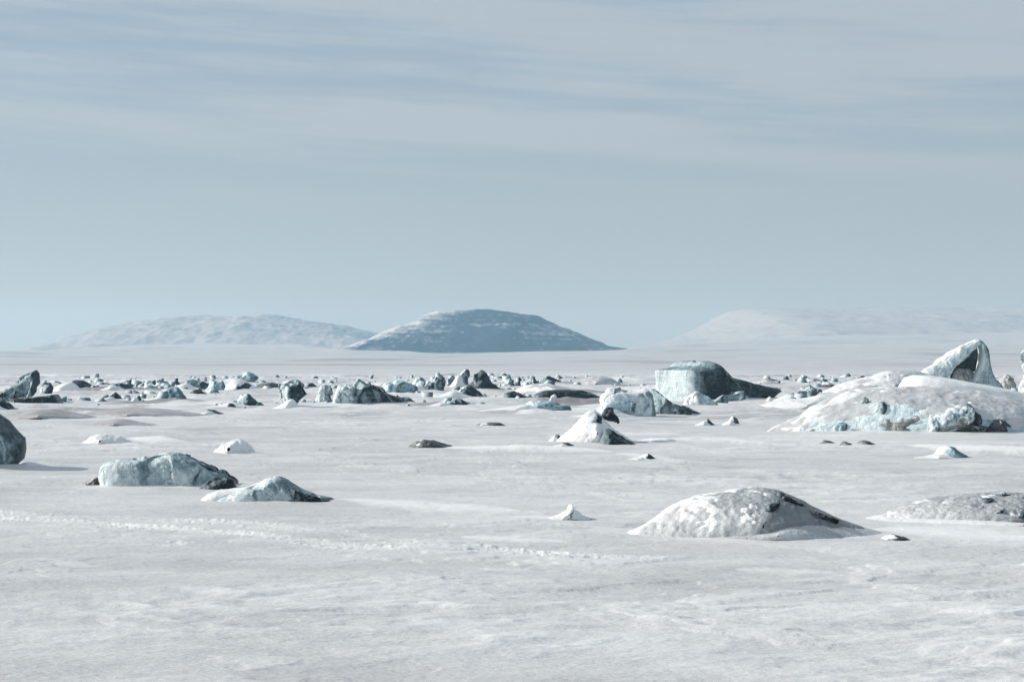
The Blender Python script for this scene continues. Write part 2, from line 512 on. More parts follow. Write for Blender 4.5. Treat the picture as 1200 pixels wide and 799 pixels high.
BODY = [None]
GROUPS = {'ice chunk': 'ice chunks of the far rubble field', 'ice block': 'ice blocks stranded on the frozen sea',
          'snow mound': 'snow mounds on the frozen sea', 'ice slab': 'ice slabs of the pressure ridge'}


def thing(name, label, cat, outline, base, th, mat=None, rime=.3, snow=.75, bare=None, cap=None, lee=True, group=True, drift=None, face=False, parent=None, **kw):
    rime = rime + .13 if rime > .05 and mat not in (CRUST, AQUA) else rime
    if base < 482: kw.setdefault('fdepth', 1.7)
    if mat in (SNOW, GREY, SCOUR): kw.setdefault('facets', 0)
    v, f, info = loft(outline, base, th, **kw)
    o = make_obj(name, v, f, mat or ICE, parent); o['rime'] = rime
    if label: tag(o, label, cat, GROUPS.get(cat) if group else None, 'thing')
    BODY[0] = v
    cap = cap if cap is not None else max(.03 * info['h'], .5 * info['res'])
    if snow is not None: skin('snow_cap', v, f, info, SNOW, o, snow_score(snow + .32), cap)
    if bare is not None: skin('bare_ice', v, f, info, ICE, o, bare_score(*bare), cap * .7, rime=.30 if mat is SNOW else .14)
    if face:       # old blue-white ice breaking through the front of the drift
        def fs(v_, n_, i_):
            q_ = v_ / i_['h']
            return -.85 * n_[:, 1] - .45 * n_[:, 2] - .25 * n_[:, 0] + .75 * fbm3(q_ * np.array([1.1, 1.1, 1.6]) + 3, 5, 77, .6) - .28
        skin('ice_face', v, f, info, BLUE, o, fs, .035, rime=.74)
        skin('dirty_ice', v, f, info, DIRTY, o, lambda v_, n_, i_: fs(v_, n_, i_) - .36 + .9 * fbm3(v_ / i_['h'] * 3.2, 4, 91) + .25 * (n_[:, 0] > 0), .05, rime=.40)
    if label and cat in ('ice chunk', 'ice block') and lee and base < 545 and drift is None:
        drift = (0, .45, .7, 0, .9, .55, .8)[SEED[0] // 7 % 7]
    if drift:
        q = np.asarray(outline, float); x0, x1 = q[:, 0].min(), q[:, 0].max(); w_ = x1 - x0; hh = base - q[:, 1].min()
        j_ = (SEED[0] // 7 % 5) * .04
        ol = [(x0 - .55 * w_, base + .6), (x0 - .2 * w_, base - .22 * hh * drift), (x0 + (.1 + j_) * w_, base - .78 * hh * drift),
              (x0 + (.25 + j_) * w_, base - .80 * hh * drift), (x0 + .45 * w_, base - .35 * hh * drift), (x0 + .8 * w_, base + .6)]
        dv, df, di = loft(ol, base + .8, max(th * .9, .5), p=1.8, rough=.07, facets=0)
        make_obj('snow_drift', dv, df, SNOW, o)
    if lee:
        w = .5 * float(np.ptp(v[:, 0])); LEES.append((info['cx'], info['d'] + .3 * th, w, info['h']))
    return o


# ------------------------------------------------------------------ the ice, left to right, far to near
# --- far rubble field on the left
t = thing('ice_slab', 'tall tilted teal slab with pointed top at far left of rubble', 'ice slab',
      [(-4, 458), (14, 446), (26, 438.5), (38, 431), (41, 438), (43.5, 453), (42, 466), (30, 470), (10, 471), (-2, 467)], 471, 1.1, rime=.28, snow=1.15, p=6, rough=.025, chip=.7, lean=.15)
thing('ice_slab', 'long black flat slab lying under the tilted teal slab', 'ice slab',
      [(8, 474), (14, 467), (36, 466), (63, 462), (66, 466), (70, 474)], 474, 1.6, rime=-.08, snow=1.35, p=6, rough=.03)
thing('ice_chunk', 'small frosted chunk between the tilted slab and the black flat slab', 'ice chunk',
      [(41, 464), (46, 452), (52, 447.5), (59, 448.5), (64, 453), (63, 463)], 464, 1.3, mat=ICE, rime=.36, snow=.75, rough=.12, lee=False)
thing('ice_chunk', 'black rubble piece at left edge below the tilted slab', 'ice chunk',
      [(-14, 481), (-8, 471), (4, 470), (10, 474), (16, 480)], 481, 1.2, rime=-.05, snow=.75, rough=.14)
thing('snow_mound', 'low grey snow swell in front of the black flat slab', 'snow mound',
      [(-2, 491), (22, 483), (45, 479), (66, 479.5), (88, 485), (118, 491)], 491, 3.6, mat=SCOUR, snow=1.0, p=2, rough=.03, lee=False)
thing('ice_chunk', 'dark wedge-shaped chunk alone right of the tilted slab', 'ice chunk',
      [(82, 456), (85, 447), (90, 445.5), (97, 446), (105, 450), (114, 455.5)], 456, 2, rime=-.08, snow=1.0, rough=.08)
thing('snow_mound', 'white snow bank between frosted chunk and dark wedge-shaped chunk', 'snow mound',
      [(56, 459), (66, 452), (76, 448), (84, 447), (90, 452), (96, 459)], 459, 3.2, mat=SNOW, snow=None, p=2, rough=.04, lee=False)
thing('ice_chunk', 'low flat dark chunk right of the dark wedge-shaped chunk', 'ice chunk',
      [(111, 453), (116, 449.5), (124, 449), (131, 451), (134, 453)], 453, 2.4, mat=DIRTY, rime=.08, snow=.9, rough=.08)
thing('ice_chunk', 'dark flat chunk beside the small black peak of the rubble', 'ice chunk',
      [(128, 457), (132, 451), (140, 449), (148, 450), (153, 456)], 457, 1.6, rime=.02, snow=.8, rough=.12)
thing('ice_chunk', 'small black peak of rubble with a white left slope', 'ice chunk',
      [(137, 453), (146, 447), (153, 445), (156, 443.5), (160, 448), (163, 452)], 453, 1.6, rime=-.05, snow=.55, rough=.14)
thing('ice_chunk', 'small black pyramid with a white left face in front of rubble', 'ice chunk',
      [(123, 469), (128, 463), (133, 459.5), (136, 459), (141, 464), (147, 469)], 469, 1.0, rime=-.05, snow=.45, p=1.5, rough=.08)
thing('ice_chunk', 'little dark lump just right of the small black pyramid', 'ice chunk',
      [(148, 463), (153, 458.5), (158, 457), (163, 461), (164, 463)], 463, 1.0, rime=-.02, snow=.6, rough=.14)
thing('ice_chunk', 'small white knob with dark side below the little dark lump', 'ice chunk',
      [(156, 471), (159, 465), (163, 463), (166, 467), (168, 471)], 471, .7, mat=ICE, rime=.3, snow=.4, rough=.14)
thing('ice_chunk', 'rounded dark grey chunk behind the pale cyan boulder', 'ice chunk',
      [(173, 453), (176, 447), (181, 445.5), (184, 448), (187, 453)], 453, 1.2, mat=DIRTY, rime=.2, snow=.7, rough=.12)
thing('ice_chunk', 'frosted broken chunk left of the dark pointed peak', 'ice chunk',
      [(181, 454), (184, 445), (188, 443), (194, 446), (199, 450), (200, 454)], 454, 1.4, rime=.42, snow=.55, rough=.14)
thing('ice_chunk', 'dark pointed peak with white left edge above the pale boulder', 'ice chunk',
      [(194, 453), (200, 446), (205, 441.5), (208.5, 439), (211, 442), (212, 448), (214, 452)], 453, 1.6, rime=.0, snow=.62, rough=.1, p=1.8)
thing('ice_block', 'smooth pale cyan boulder in the left rubble field', 'ice block',
      [(182, 469), (188, 461), (196, 455), (203, 452.5), (209, 454), (214, 460), (219, 468)], 469, 1.9, mat=BLUE, drift=.35, rime=.46, snow=.62, p=2, rough=.05, chip=.3)
thing('ice_block', 'low wide teal block right behind the pale cyan boulder', 'ice block',
      [(209, 457), (214, 452), (220, 447), (225, 445), (232, 447), (238, 447.5), (244, 451), (248, 456)], 457, 2.2, rime=.3, snow=.85, rough=.1)
thing('ice_chunk', 'small dark brown lump in front of the low teal block', 'ice chunk',
      [(220, 463), (226, 457), (233, 456), (239, 459), (243, 462)], 463, 1.2, mat=DIRTY, rime=.08, snow=.9, rough=.1)
thing('ice_block', 'pale frosted knobbly block left of the white snow hump', 'ice block',
      [(240, 460), (244, 450), (248, 445), (256, 443.5), (262, 446), (266, 452), (265, 460)], 460, 1.8, mat=BLUE, rime=.6, snow=.6, rough=.16)
thing('snow_mound', 'white snow hump with black ice showing on its right', 'snow mound',
      [(255, 458), (263, 453), (270, 446), (279, 444), (288, 447), (296, 452), (305, 457)], 458, 2.6, mat=SNOW, snow=None, bare=(.22, .75), rough=.08, p=2)
thing('ice_block', 'pale cyan rounded block farthest behind the white snow hump', 'ice block',
      [(267, 448), (276, 442), (284, 438), (291, 435.5), (297, 437.5), (303, 441), (301, 445), (296, 448)], 448, 3, mat=BLUE, rime=.5, snow=.8, rough=.08)
thing('ice_chunk', 'thin dark streak of ice right of the white snow hump', 'ice chunk',
      [(296, 454), (305, 450), (318, 448.5), (332, 451), (342, 454)], 454, 3, mat=DIRTY, rime=.12, snow=.75, rough=.06, lee=False)
thing('ice_block', 'grey lump with dark right side before the tall white-faced block', 'ice block',
      [(264, 477), (274, 468), (282, 461.5), (291, 461), (298, 463.5), (305, 470), (312, 475.5)], 477, 1.7, rime=.22, snow=.6, p=2, rough=.1)
thing('ice_chunk', 'small brown wedge at the left foot of the grey lump', 'ice chunk',
      [(265, 478), (268, 472.5), (272, 471.5), (276, 476), (277, 478)], 478, .6, mat=DIRTY, rime=.16, snow=1.1, rough=.1)
thing('ice_chunk', 'thin dark sliver lying in front of the left rubble field', 'ice chunk',
      [(239, 485), (244, 479), (250, 479.5), (257, 482.5), (263, 485)], 485, .8, mat=DIRTY, rime=-.1, snow=1.1, rough=.06)
thing('snow_mound', 'wide brownish snow swell below the pale cyan boulder', 'snow mound',
      [(84, 489), (112, 482), (140, 478), (170, 478), (200, 481), (226, 486), (246, 489)], 489, 5.5, mat=SCOUR, snow=1.05, p=2, rough=.05, lee=False)
thing('snow_mound', 'small grey snow ripple between two left snow swells and open snow', 'snow mound',
      [(98, 500), (118, 495), (136, 490.5), (148, 492), (164, 497), (190, 500)], 500, 3, mat=SCOUR, snow=1.0, p=2, rough=.06, lee=False)
thing('ice_block', 'tall block with white left face and teal front beside rubble', 'ice block',
      [(336, 479), (334, 462), (336, 452), (345, 449), (352, 445), (357, 450), (361, 457), (364, 463), (357, 470), (352, 478)], 479, 1.5, rime=.2, snow=.72, p=6, yaw=30, pivot=337, rough=.06)
thing('ice_chunk', 'tiny dark lump behind the tall white-faced block', 'ice chunk',
      [(358, 454), (361, 450), (366, 449), (371, 453)], 454, 1.2, rime=.0, snow=.9, rough=.1, lee=False)
t = thing('ice_block', 'long ridge block, lumpy frosted left end sloping to dark right tip', 'ice block',
      [(404, 475), (410, 462), (416, 450), (420, 444), (432, 447), (448, 452), (462, 457), (474, 465), (485, 471), (494, 474.5)], 475, 2.4, rime=.1, drift=0, snow=.92, p=2.6, rough=.05, chip=.6)
for ol, b, r_ in (([(364, 473), (367, 456), (373, 448), (382, 446), (390, 449), (394, 458), (396, 472)], 473, .62),
                  ([(384, 475), (388, 456), (394, 447), (404, 445.5), (412, 446), (419, 452), (420, 474)], 475, .66)):
    c = thing('frosted_lump', None, None, ol, b, 1.5, mat=ICE, rime=r_, snow=.45, rough=.17, parent=t)
thing('ice_block', 'pale blue flat block behind the long ridge block', 'ice block',
      [(444, 461), (449, 450), (458, 447), (470, 446), (480, 450), (488, 453), (489, 461)], 461, 2.6, mat=BLUE, rime=.44, snow=.9, rough=.06, p=4)

# --- centre rubble
thing('ice_block', 'jumbled frosted rubble heap left of the long black ridge', 'ice block',
      [(477, 459), (484, 449), (491, 442.5), (499, 444), (504, 441), (510, 442), (514, 438), (519, 443), (521, 450), (520, 458)], 459, 2.4, rime=.42, snow=.5, bare=(.3, .6), rough=.2)
thing('ice_chunk', 'tiny pale knob between frosted heap and the black ridge', 'ice chunk',
      [(521, 452), (524, 444), (528, 442), (532, 444), (534, 452)], 452, 1.2, rime=.4, snow=.6, rough=.14)
thing('ice_chunk', 'upright frosted chunk leaning on the left of the black ridge', 'ice chunk',
      [(533, 455), (535, 442), (539, 435.5), (545, 433), (549, 435), (550, 443), (553, 454)], 455, 1.5, rime=.22, snow=.62, rough=.14)
thing('ice_block', 'large black ridge block with white notched top in centre rubble', 'ice block',
      [(545, 457), (549, 446), (554, 438), (560, 437), (564, 433), (568, 435.5), (572, 440), (580, 445), (590, 451), (601, 457)], 457, 3, rime=-.12, drift=0, snow=1.12, p=2.2, rough=.07)
thing('ice_chunk', 'dark tent-shaped chunk with white left slope below black ridge', 'ice chunk',
      [(524, 466), (536, 459), (544, 452), (549, 450), (556, 453), (561, 459), (567, 464)], 466, 1.5, rime=.08, drift=.6, snow=.6, p=1.8, rough=.08)
thing('ice_chunk', 'low dark wedge in front of the tent-shaped chunk', 'ice chunk',
      [(510, 477), (522, 473), (532, 468.5), (540, 466.5), (546, 470), (549, 475)], 477, 1.3, rime=.12, snow=.8, p=2, rough=.06)
thing('ice_slab', 'flat black wedge slab right of the tent-shaped chunk', 'ice slab',
      [(588, 467), (590, 461), (598, 459), (604, 458), (612, 462), (623, 467)], 467, 1.6, rime=-.14, snow=1.1, rough=.05)
thing('ice_chunk', 'rounded greenish chunk just right of the black ridge tip', 'ice chunk',
      [(589, 453), (592, 446), (597, 443.5), (602, 446), (603, 453)], 453, 1.5, rime=.22, snow=.75, rough=.12)
thing('ice_chunk', 'small upright chunk with bright left edge and dark right half', 'ice chunk',
      [(601, 453), (604, 442), (608, 441), (612, 446), (614, 453)], 453, 1.2, rime=.02, snow=.55, rough=.1)
thing('ice_chunk', 'pointed dark chunk with frosted left side in centre rubble', 'ice chunk',
      [(614, 451), (619, 443), (625, 437), (628, 438), (632, 445), (637, 450)], 451, 1.8, rime=.06, snow=.62, rough=.1, p=1.8)
thing('ice_chunk', 'small black peak rightmost of the centre rubble line', 'ice chunk',
      [(631, 449), (637, 443), (641, 438.5), (645, 442), (655, 445), (660, 448)], 449, 2, rime=.0, snow=.95, rough=.1, p=1.8)
thing('snow_mound', 'smooth snow dome behind the wide black slab', 'snow mound',
      [(595, 463), (606, 456), (622, 450), (638, 448.5), (660, 453), (690, 459), (710, 463)], 463, 6, mat=GREY, snow=.6, p=2, rough=.035, lee=False)
thing('ice_slab', 'wide flat black slab with pale blue left corner', 'ice slab',
      [(621, 469), (626, 463), (636, 458.5), (650, 457), (668, 457), (684, 458), (694, 461), (703, 465)], 469, 2.6, rime=-.04, snow=1.15, p=5, rough=.035)
thing('ice_block', 'pale low block with white drift on left before the black slab', 'ice block',
      [(596, 482.5), (608, 479), (617, 474), (622, 470.5), (634, 469.5), (646, 470.5), (656, 474), (668, 476.5)], 482.5, 1.8, mat=BLUE, rime=.42, snow=.62, p=2.2, rough=.06)
thing('ice_chunk', 'tiny white upright chip between black slab and pale low block', 'ice chunk',
      [(643, 472), (646, 464), (650, 462), (652, 465), (651, 472)], 472, .4, mat=SNOW, snow=None, rough=.1, p=4, lee=False)
thing('snow_mound', 'distant grey snow hump with dark crest right of centre', 'snow mound',
      [(668, 452), (682, 445), (696, 441), (706, 440.5), (718, 444), (728, 450)], 452, 4.5, mat=GREY, snow=.9, bare=(.35, .5), p=2, rough=.06)
t = thing('ice_block', 'square white block with a bright cyan band across its face', 'ice block',
      [(699, 490), (702, 476), (708, 461), (714, 457), (728, 455), (745, 456.5), (757, 456), (765, 463), (769, 489)], 490, 2.0, mat=ICE, drift=.4, rime=.70, snow=.32, p=3.6, rough=.06, facets=60, fdepth=1.0)
thing('cyan_band', None, None, [(705, 484), (708, 474), (716, 470.5), (735, 469), (745, 472), (744, 484)], 490, .5, mat=BLUE, rime=.42, snow=None, p=4, rough=.05, dback=-.08, parent=t, lee=False, group=False, closed=True)
thing('ice_block', 'grey pyramid block with long black right slope beside white block', 'ice block',
      [(757, 488), (760, 466), (764, 457), (769, 459), (777, 468), (788, 471), (800, 477), (812, 482), (824, 487)], 488, 2.0, mat=ICE, rime=.1, drift=0, snow=.85, p=2.2, rough=.08)

# --- lump with dark rock-like chunks, centre
t = thing('snow_mound', 'peaked white snow mound with dark right slope, right of centre', 'snow mound',
      [(650, 521), (662, 511), (674, 499), (682, 488), (690, 482.5), (698, 481), (706, 488), (712, 500), (724, 508), (734, 515), (746, 520)], 521, 2.0, mat=SNOW, snow=None, p=2, rough=.08)
MB36 = BODY[0]
thing('bare_ice', None, None, [(702, 521), (705, 508), (710, 500), (718, 505), (728, 511), (744, 520)], 522, 1.0, rime=.0, snow=1.05, rough=.07, p=2.2, parent=t, lee=False)
thing('bare_ice', None, None, [(692, 498), (693, 489), (699, 486), (705, 489), (706, 497)], 521, .5, on=MB36, rime=.16, snow=1.1, rough=.1, parent=t, lee=False, closed=True)
thing('ice_chunk', 'black forked chunk perched on the peaked white snow mound', 'ice chunk',
      [(705, 490), (709, 482), (713, 477.5), (716, 476), (719, 479), (723, 487), (728, 495), (712, 494)], 517, .7, rime=-.1, snow=1.15, rough=.12, on=MB36, lee=False, closed=True)
thing('ice_chunk', 'small grey chunk at left foot of the peaked white mound', 'ice chunk',
      [(647, 518), (650, 511), (654, 509), (658, 512), (661, 517)], 518, .5, mat=DIRTY, rime=.2, snow=.95, rough=.1)
thing('ice_chunk', 'thin grey chip below the small grey chunk at mound foot', 'ice chunk',
      [(655, 523), (660, 519), (666, 519), (673, 522.5)], 523, .5, mat=DIRTY, rime=.18, snow=1.0, rough=.1)
thing('ice_chunk', 'little dark tooth with white drift alone in centre-right snow', 'ice chunk',
      [(744, 539), (751, 535), (757, 532), (761, 531), (765, 534.5), (769, 538.5)], 539, .5, rime=.0, snow=.5, p=1.8, rough=.08)
thing('snow_mound', 'small white snow ripple right of the peaked white mound', 'snow mound',
      [(742, 519), (762, 515), (776, 514), (784, 513.5), (794, 518)], 519, 1.6, mat=SNOW, snow=None, p=2, rough=.08, lee=False)
thing('ice_chunk', 'small dark chip in snow before the big dark-flanked block', 'ice chunk',
      [(822, 498), (826, 494), (829, 490.5), (833, 494), (838, 498)], 498, .5, rime=-.05, snow=.6, rough=.1)
thing('ice_chunk', 'small white knob with grey side right of small dark chip', 'ice chunk',
      [(853, 497), (856, 490), (860, 488), (864, 491), (866, 497)], 497, .6, mat=DIRTY, rime=.4, snow=.3, rough=.14)

# --- the big block right of centre
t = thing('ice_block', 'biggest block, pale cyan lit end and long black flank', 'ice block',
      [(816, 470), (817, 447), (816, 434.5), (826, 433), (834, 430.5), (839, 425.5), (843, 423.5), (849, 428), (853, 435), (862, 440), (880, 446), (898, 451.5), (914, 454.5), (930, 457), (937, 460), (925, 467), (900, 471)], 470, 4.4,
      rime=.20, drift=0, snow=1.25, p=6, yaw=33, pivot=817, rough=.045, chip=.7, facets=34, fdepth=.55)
thing('ice_slab', 'thin grey plate leaning at the foot of the biggest block', 'ice slab',
      [(834, 471), (846, 463), (856, 459), (873, 458), (875, 467), (868, 469), (850, 471)], 472, .5, dback=-.6, mat=ICE, rime=.3, snow=1.2, p=6, rough=.02, lee=False)
thing('ice_chunk', 'white lumpy rubble at left foot of the biggest block', 'ice chunk',
      [(799, 478), (804, 468), (810, 462), (817, 460), (824, 464), (832, 468), (838, 473), (842, 478)], 478, 1.4, mat=ICE, rime=.75, snow=.3, rough=.18)
thing('ice_chunk', 'small white snowball lump at tip of the black flank', 'ice chunk',
      [(898, 472), (899, 467), (902, 464.5), (905, 467), (906, 472)], 472, .4, mat=SNOW, snow=None, rough=.08, lee=False)
thing('ice_block', 'small tilted block with black right face near the great mound', 'ice block',
      [(918, 471), (926, 461), (934, 457), (946, 453), (955, 450), (960, 454), (966, 459), (956, 465), (944, 470)], 471, 1.8, rime=.18, snow=.72, p=4, rough=.06)
thing('snow_mound', 'white snow apron under the small tilted block', 'snow mound',
      [(880, 481), (900, 473), (918, 467), (940, 468), (965, 462), (985, 466), (1000, 481)], 481, 3.4, mat=SNOW, snow=None, p=2, rough=.05, lee=False, dback=.3)
for ol, b, lab in (([(916, 446), (919, 441), (922, 440), (926, 446)], 446, 'tiny dark rock-like chip at far edge above black flank tip'),
                   ([(961, 449), (964, 445), (968, 444.5), (972, 449)], 449, 'tiny dark chip on far snow above the small tilted block'),
                   ([(1006, 446), (1008, 440.5), (1013, 440), (1016, 445)], 446, 'tiny dark chip on crest of the pale back mound')):
    thing('ice_chunk', lab, 'ice chunk', ol, b, 1.2, rime=-.1, snow=1.1, rough=.12, lee=False)
thing('ice_chunk', 'low dark streak of ice behind the small tilted block', 'ice chunk',
      [(955, 457), (965, 452), (976, 451), (985, 455)], 457, 2, mat=DIRTY, rime=.1, snow=.8, rough=.08, lee=False)
thing('ice_chunk', 'faint grey hummock behind the tip of the black flank', 'ice chunk',
      [(890, 447), (897, 443.5), (905, 444), (915, 447)], 447, 3, mat=DIRTY, rime=.36, snow=.7, rough=.08, lee=False)
thing('ice_chunk', 'faint grey hummock above the small tilted block', 'ice chunk',
      [(942, 448), (950, 443.5), (958, 444), (966, 448)], 448, 3, mat=DIRTY, rime=.36, snow=.7, rough=.08, lee=False)

# --- right-hand great mound, white bank, hollow pinnacle
t = thing('snow_mound', 'pale back mound behind the left of the great right mound', 'snow mound',
      [(960, 462), (975, 455), (985, 450), (1000, 448), (1020, 441), (1036, 437), (1050, 434), (1068, 434), (1085, 436), (1110, 450), (1120, 462)], 462, 5, mat=GREY, snow=.62, bare=(.42, .4), p=2, rough=.06)
thing('ice_chunk', 'dark low chunk on the ridge left of the hollow pinnacle', 'ice chunk',
      [(1060, 445), (1068, 434), (1076, 431.5), (1084, 433), (1094, 444)], 461, 1.2, dback=.6, mat=DIRTY, rime=.02, snow=.95, rough=.1, lee=False)
p = bpy.data.objects.new('ice_pinnacle', None); COL.objects.link(p); p['rime'] = .3
tag(p, 'hollow pointed ice pinnacle open at its middle above the white bank', 'ice pinnacle', None, 'thing')
px_, pd = float(ray(1130, 458)[0]) * depth_of(459), depth_of(459)
thing('back_wall', None, None, [(1092, 459), (1104, 436), (1118, 419), (1134, 408), (1148, 401), (1152, 405), (1154, 430), (1156, 459)], 459, .8, dback=1.9, rime=.0, snow=None, p=5, rough=.05, parent=p, facets=10, fdepth=.45, lee=False)
thing('left_shell', None, None, [(1081, 462), (1084, 438), (1100, 427), (1118, 413), (1134, 405), (1148, 398.5), (1152, 400), (1149, 403), (1136, 408), (1125, 414), (1117, 422), (1112, 432), (1108, 442), (1104, 462)], 459, 1.5, rime=.7, snow=.5, p=4, rough=.085, parent=p, facets=10, fdepth=.45, lee=False, closed=True)
thing('right_wall', None, None, [(1136, 462), (1144, 440), (1149, 424), (1151.5, 412), (1149, 399), (1153, 398.5), (1157, 407), (1161, 422), (1165, 436), (1171, 448), (1178, 459), (1178, 464)], 459, 1.8, rime=.46, snow=1.1, p=4, rough=.035, parent=p, facets=10, fdepth=.45, lee=False, closed=True)
thing('inner_rubble', None, None, [(1112, 460), (1118, 438), (1124, 431), (1131, 432), (1138, 433), (1143, 440), (1150, 460)], 459, 1.0, dback=.7, mat=DIRTY, rime=.6, snow=.9, p=2, rough=.16, parent=p, facets=10, fdepth=.45, lee=False)
thing('aqua_patch', None, None, [(1104, 446), (1105, 439), (1109, 436.5), (1112, 440), (1112, 446)], 459, .4, dback=-.12, mat=AQUA, rime=.4, snow=None, p=2, rough=.05, parent=p, facets=10, fdepth=.45, lee=False, closed=True)
thing('ice_chunk', 'jagged beige rubble between hollow pinnacle and right edge spire', 'ice chunk',
      [(1166, 458), (1171, 444), (1178, 437), (1184, 434), (1190, 438), (1194, 446), (1196, 458)], 458, 1.8, mat=DIRTY, rime=.62, snow=.5, rough=.18, lee=False)
thing('ice_pinnacle', 'narrow jagged spire cut by the right edge of the picture', 'ice pinnacle',
      [(1183, 465), (1188, 450), (1193, 440), (1195, 425), (1197, 410), (1201, 407), (1208, 418), (1220, 440), (1232, 464)], 464, 2.2, rime=.44, snow=.62, rough=.1, p=2.2, group=False)
thing('snow_bank', 'bright white snow bank below the hollow pinnacle', 'snow bank',
      [(1050, 470), (1055, 453), (1062, 442), (1072, 439), (1090, 440), (1110, 443), (1135, 447.5), (1160, 452), (1185, 457), (1210, 464), (1240, 472)], 470, 5.0, mat=SNOW, snow=None, p=2.4, rough=.02, chip=.2, group=False)
t = thing('snow_mound', 'great wide snow mound with dark ice outcrops at right', 'snow mound',
      [(896, 511), (914, 505), (932, 496), (950, 484), (966, 472), (980, 463), (1000, 458), (1030, 455.5), (1060, 454.5), (1090, 454.5), (1120, 456), (1150, 460), (1180, 465), (1215, 471), (1260, 484), (1300, 500), (1330, 511)], 511, 5.5,
      mat=GREY, snow=.78, face=True, cap=.03, p=1.9, rough=.060, chip=.3, facets=0)
MB = BODY[0]
for ol, m_, r_, th_, sn, bk in (
        ([(972, 511), (975, 501), (980, 496), (988, 494), (995, 497), (1001, 510)], BLUE, .16, 1.1, 1.1, -.05),
        ([(1078, 509), (1083, 494), (1090, 484), (1102, 476), (1116, 473), (1130, 475), (1140, 484), (1147, 495), (1148, 506)], ICE, .50, 1.8, .6, -.1),
        ([(1126, 500), (1130, 478), (1136, 475), (1144, 482), (1152, 492), (1152, 502)], ICE, .02, 1.3, 1.2, -.05),
        ([(1140, 508), (1147, 502), (1156, 493), (1164, 492), (1166, 498), (1156, 506)], DIRTY, .16, .9, .9, -.05),
        ([(1160, 505), (1166, 492), (1174, 488), (1182, 491), (1186, 501)], DIRTY, .06, .9, .95, .1),
        ([(1026, 482), (1029, 474), (1034, 471), (1038, 476), (1036, 492), (1030, 492)], ICE, .1, .8, 1.2, .75),
        ([(1062, 498), (1066, 490), (1074, 487), (1084, 491), (1086, 499)], DIRTY, .1, .8, .9, .3),
        ([(1008, 472), (1012, 466), (1017, 466), (1020, 472), (1014, 475)], ICE, .16, .7, 1.2, 1.3),
        ([(1040, 500), (1044, 488), (1052, 482), (1062, 484), (1066, 494), (1064, 502)], ICE, .58, 1.0, .7, .4)):
    thing('ice_outcrop', None, None, ol, 511, th_, mat=m_, rime=r_, snow=sn, rough=.13, p=2.4, parent=t, lee=False, on=MB, closed=True)
thing('ice_chunk', 'tiny dark chip below the great mound outcrops', 'ice chunk',
      [(1087, 508.5), (1090, 505), (1096, 504.5), (1099, 508)], 509, .3, rime=-.05, snow=1.1, rough=.08, lee=False)
thing('ice_chunk', 'small cyan chunk with white left face alone before great mound', 'ice chunk',
      [(1092, 537), (1098, 532), (1103, 525), (1111, 522), (1118, 525), (1124, 530), (1134, 535.5)], 537, .8, mat=BLUE, rime=.34, drift=.4, snow=.45, p=2.2, rough=.09)
for k_, (a, b, y_, hh, lab) in enumerate(((960, 980, 521, 4.5, 'small dark lump left end of low row below great mound'),
                                        (984, 1000, 522.5, 4.5, 'low dark lump in middle of row below great mound'),
                                        (1004, 1026, 522, 5.5, 'dark lump right end of low row below great mound'))):
    thing('ice_chunk', lab, 'ice chunk', [(a, y_), (a + .3 * (b - a), y_ - hh), (a + .6 * (b - a), y_ - hh * .8), (b, y_)], y_, .6, mat=DIRTY, rime=.06, snow=.95, rough=.12, lee=False)

# --- lone low pieces on the open snow
thing('ice_chunk', 'low dark hump alone in the middle of open snow', 'ice chunk',
      [(478, 525), (487, 519), (497, 516), (508, 517), (518, 521), (530, 524.5)], 525, 1.4, mat=DIRTY, drift=0, rime=.12, snow=.85, rough=.08)
thing('ice_chunk', 'thin dark arc of ice above the low hump in open snow', 'ice chunk',
      [(555, 500), (562, 497), (574, 495), (586, 495.5), (592, 499)], 500, 1.0, mat=DIRTY, rime=.2, snow=.75, rough=.06, lee=False)
thing('snow_mound', 'small crusty snow lump behind the near left block', 'snow mound',
      [(95, 521), (104, 515), (112, 510), (122, 509), (132, 511), (142, 514), (152, 520)], 521, 1.4, mat=SNOW, snow=None, p=2, rough=.24)
thing('snow_mound', 'white crusty snow lump above the smooth near block', 'snow mound',
      [(250, 532), (260, 524), (270, 518), (281, 515.5), (288, 521), (296, 531)], 532, 1.4, mat=SNOW, snow=None, p=2, rough=.24)

# --- near pieces
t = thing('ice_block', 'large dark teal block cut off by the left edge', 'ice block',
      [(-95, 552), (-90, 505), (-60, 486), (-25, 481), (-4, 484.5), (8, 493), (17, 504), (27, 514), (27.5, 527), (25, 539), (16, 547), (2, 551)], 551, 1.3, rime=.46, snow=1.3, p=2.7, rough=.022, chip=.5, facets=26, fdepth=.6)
thing('snow_drift', None, None, [(8, 552), (22, 546), (30, 540), (40, 545), (58, 550), (80, 552)], 552, .9, mat=SNOW, snow=None, p=1.7, rough=.04, parent=t, lee=False, dback=.5)
t = thing('ice_block', 'long rounded blue-grey block on near left snow', 'ice block',
      [(118, 572), (117, 558), (120, 547), (128, 542), (142, 538.5), (156, 537), (170, 535), (184, 532), (197, 530.5), (206, 530.5), (218, 535), (234, 542), (250, 549), (264, 555), (272, 561), (277, 570)], 572, 1.15, rime=.52, snow=.86, p=3.2, rough=.05, chip=.5)
skin_dark = thing('bare_ice', None, None, [(204, 566), (205, 540), (209, 532.5), (220, 537), (240, 545.5), (258, 553), (270, 560), (275, 566), (272, 571.5), (215, 572)], 571.5, .95, dback=.05, rime=-.08, snow=1.3, p=4, rough=.03, parent=t, lee=False, closed=True)
thing('ice_chunk', 'smooth dark nose of ice between the two near left blocks', 'ice chunk',
      [(232, 574), (240, 566), (252, 560), (266, 558.5), (274, 562), (277, 572)], 574, .5, rime=.02, snow=1.2, rough=.03, p=2.2, lee=False)
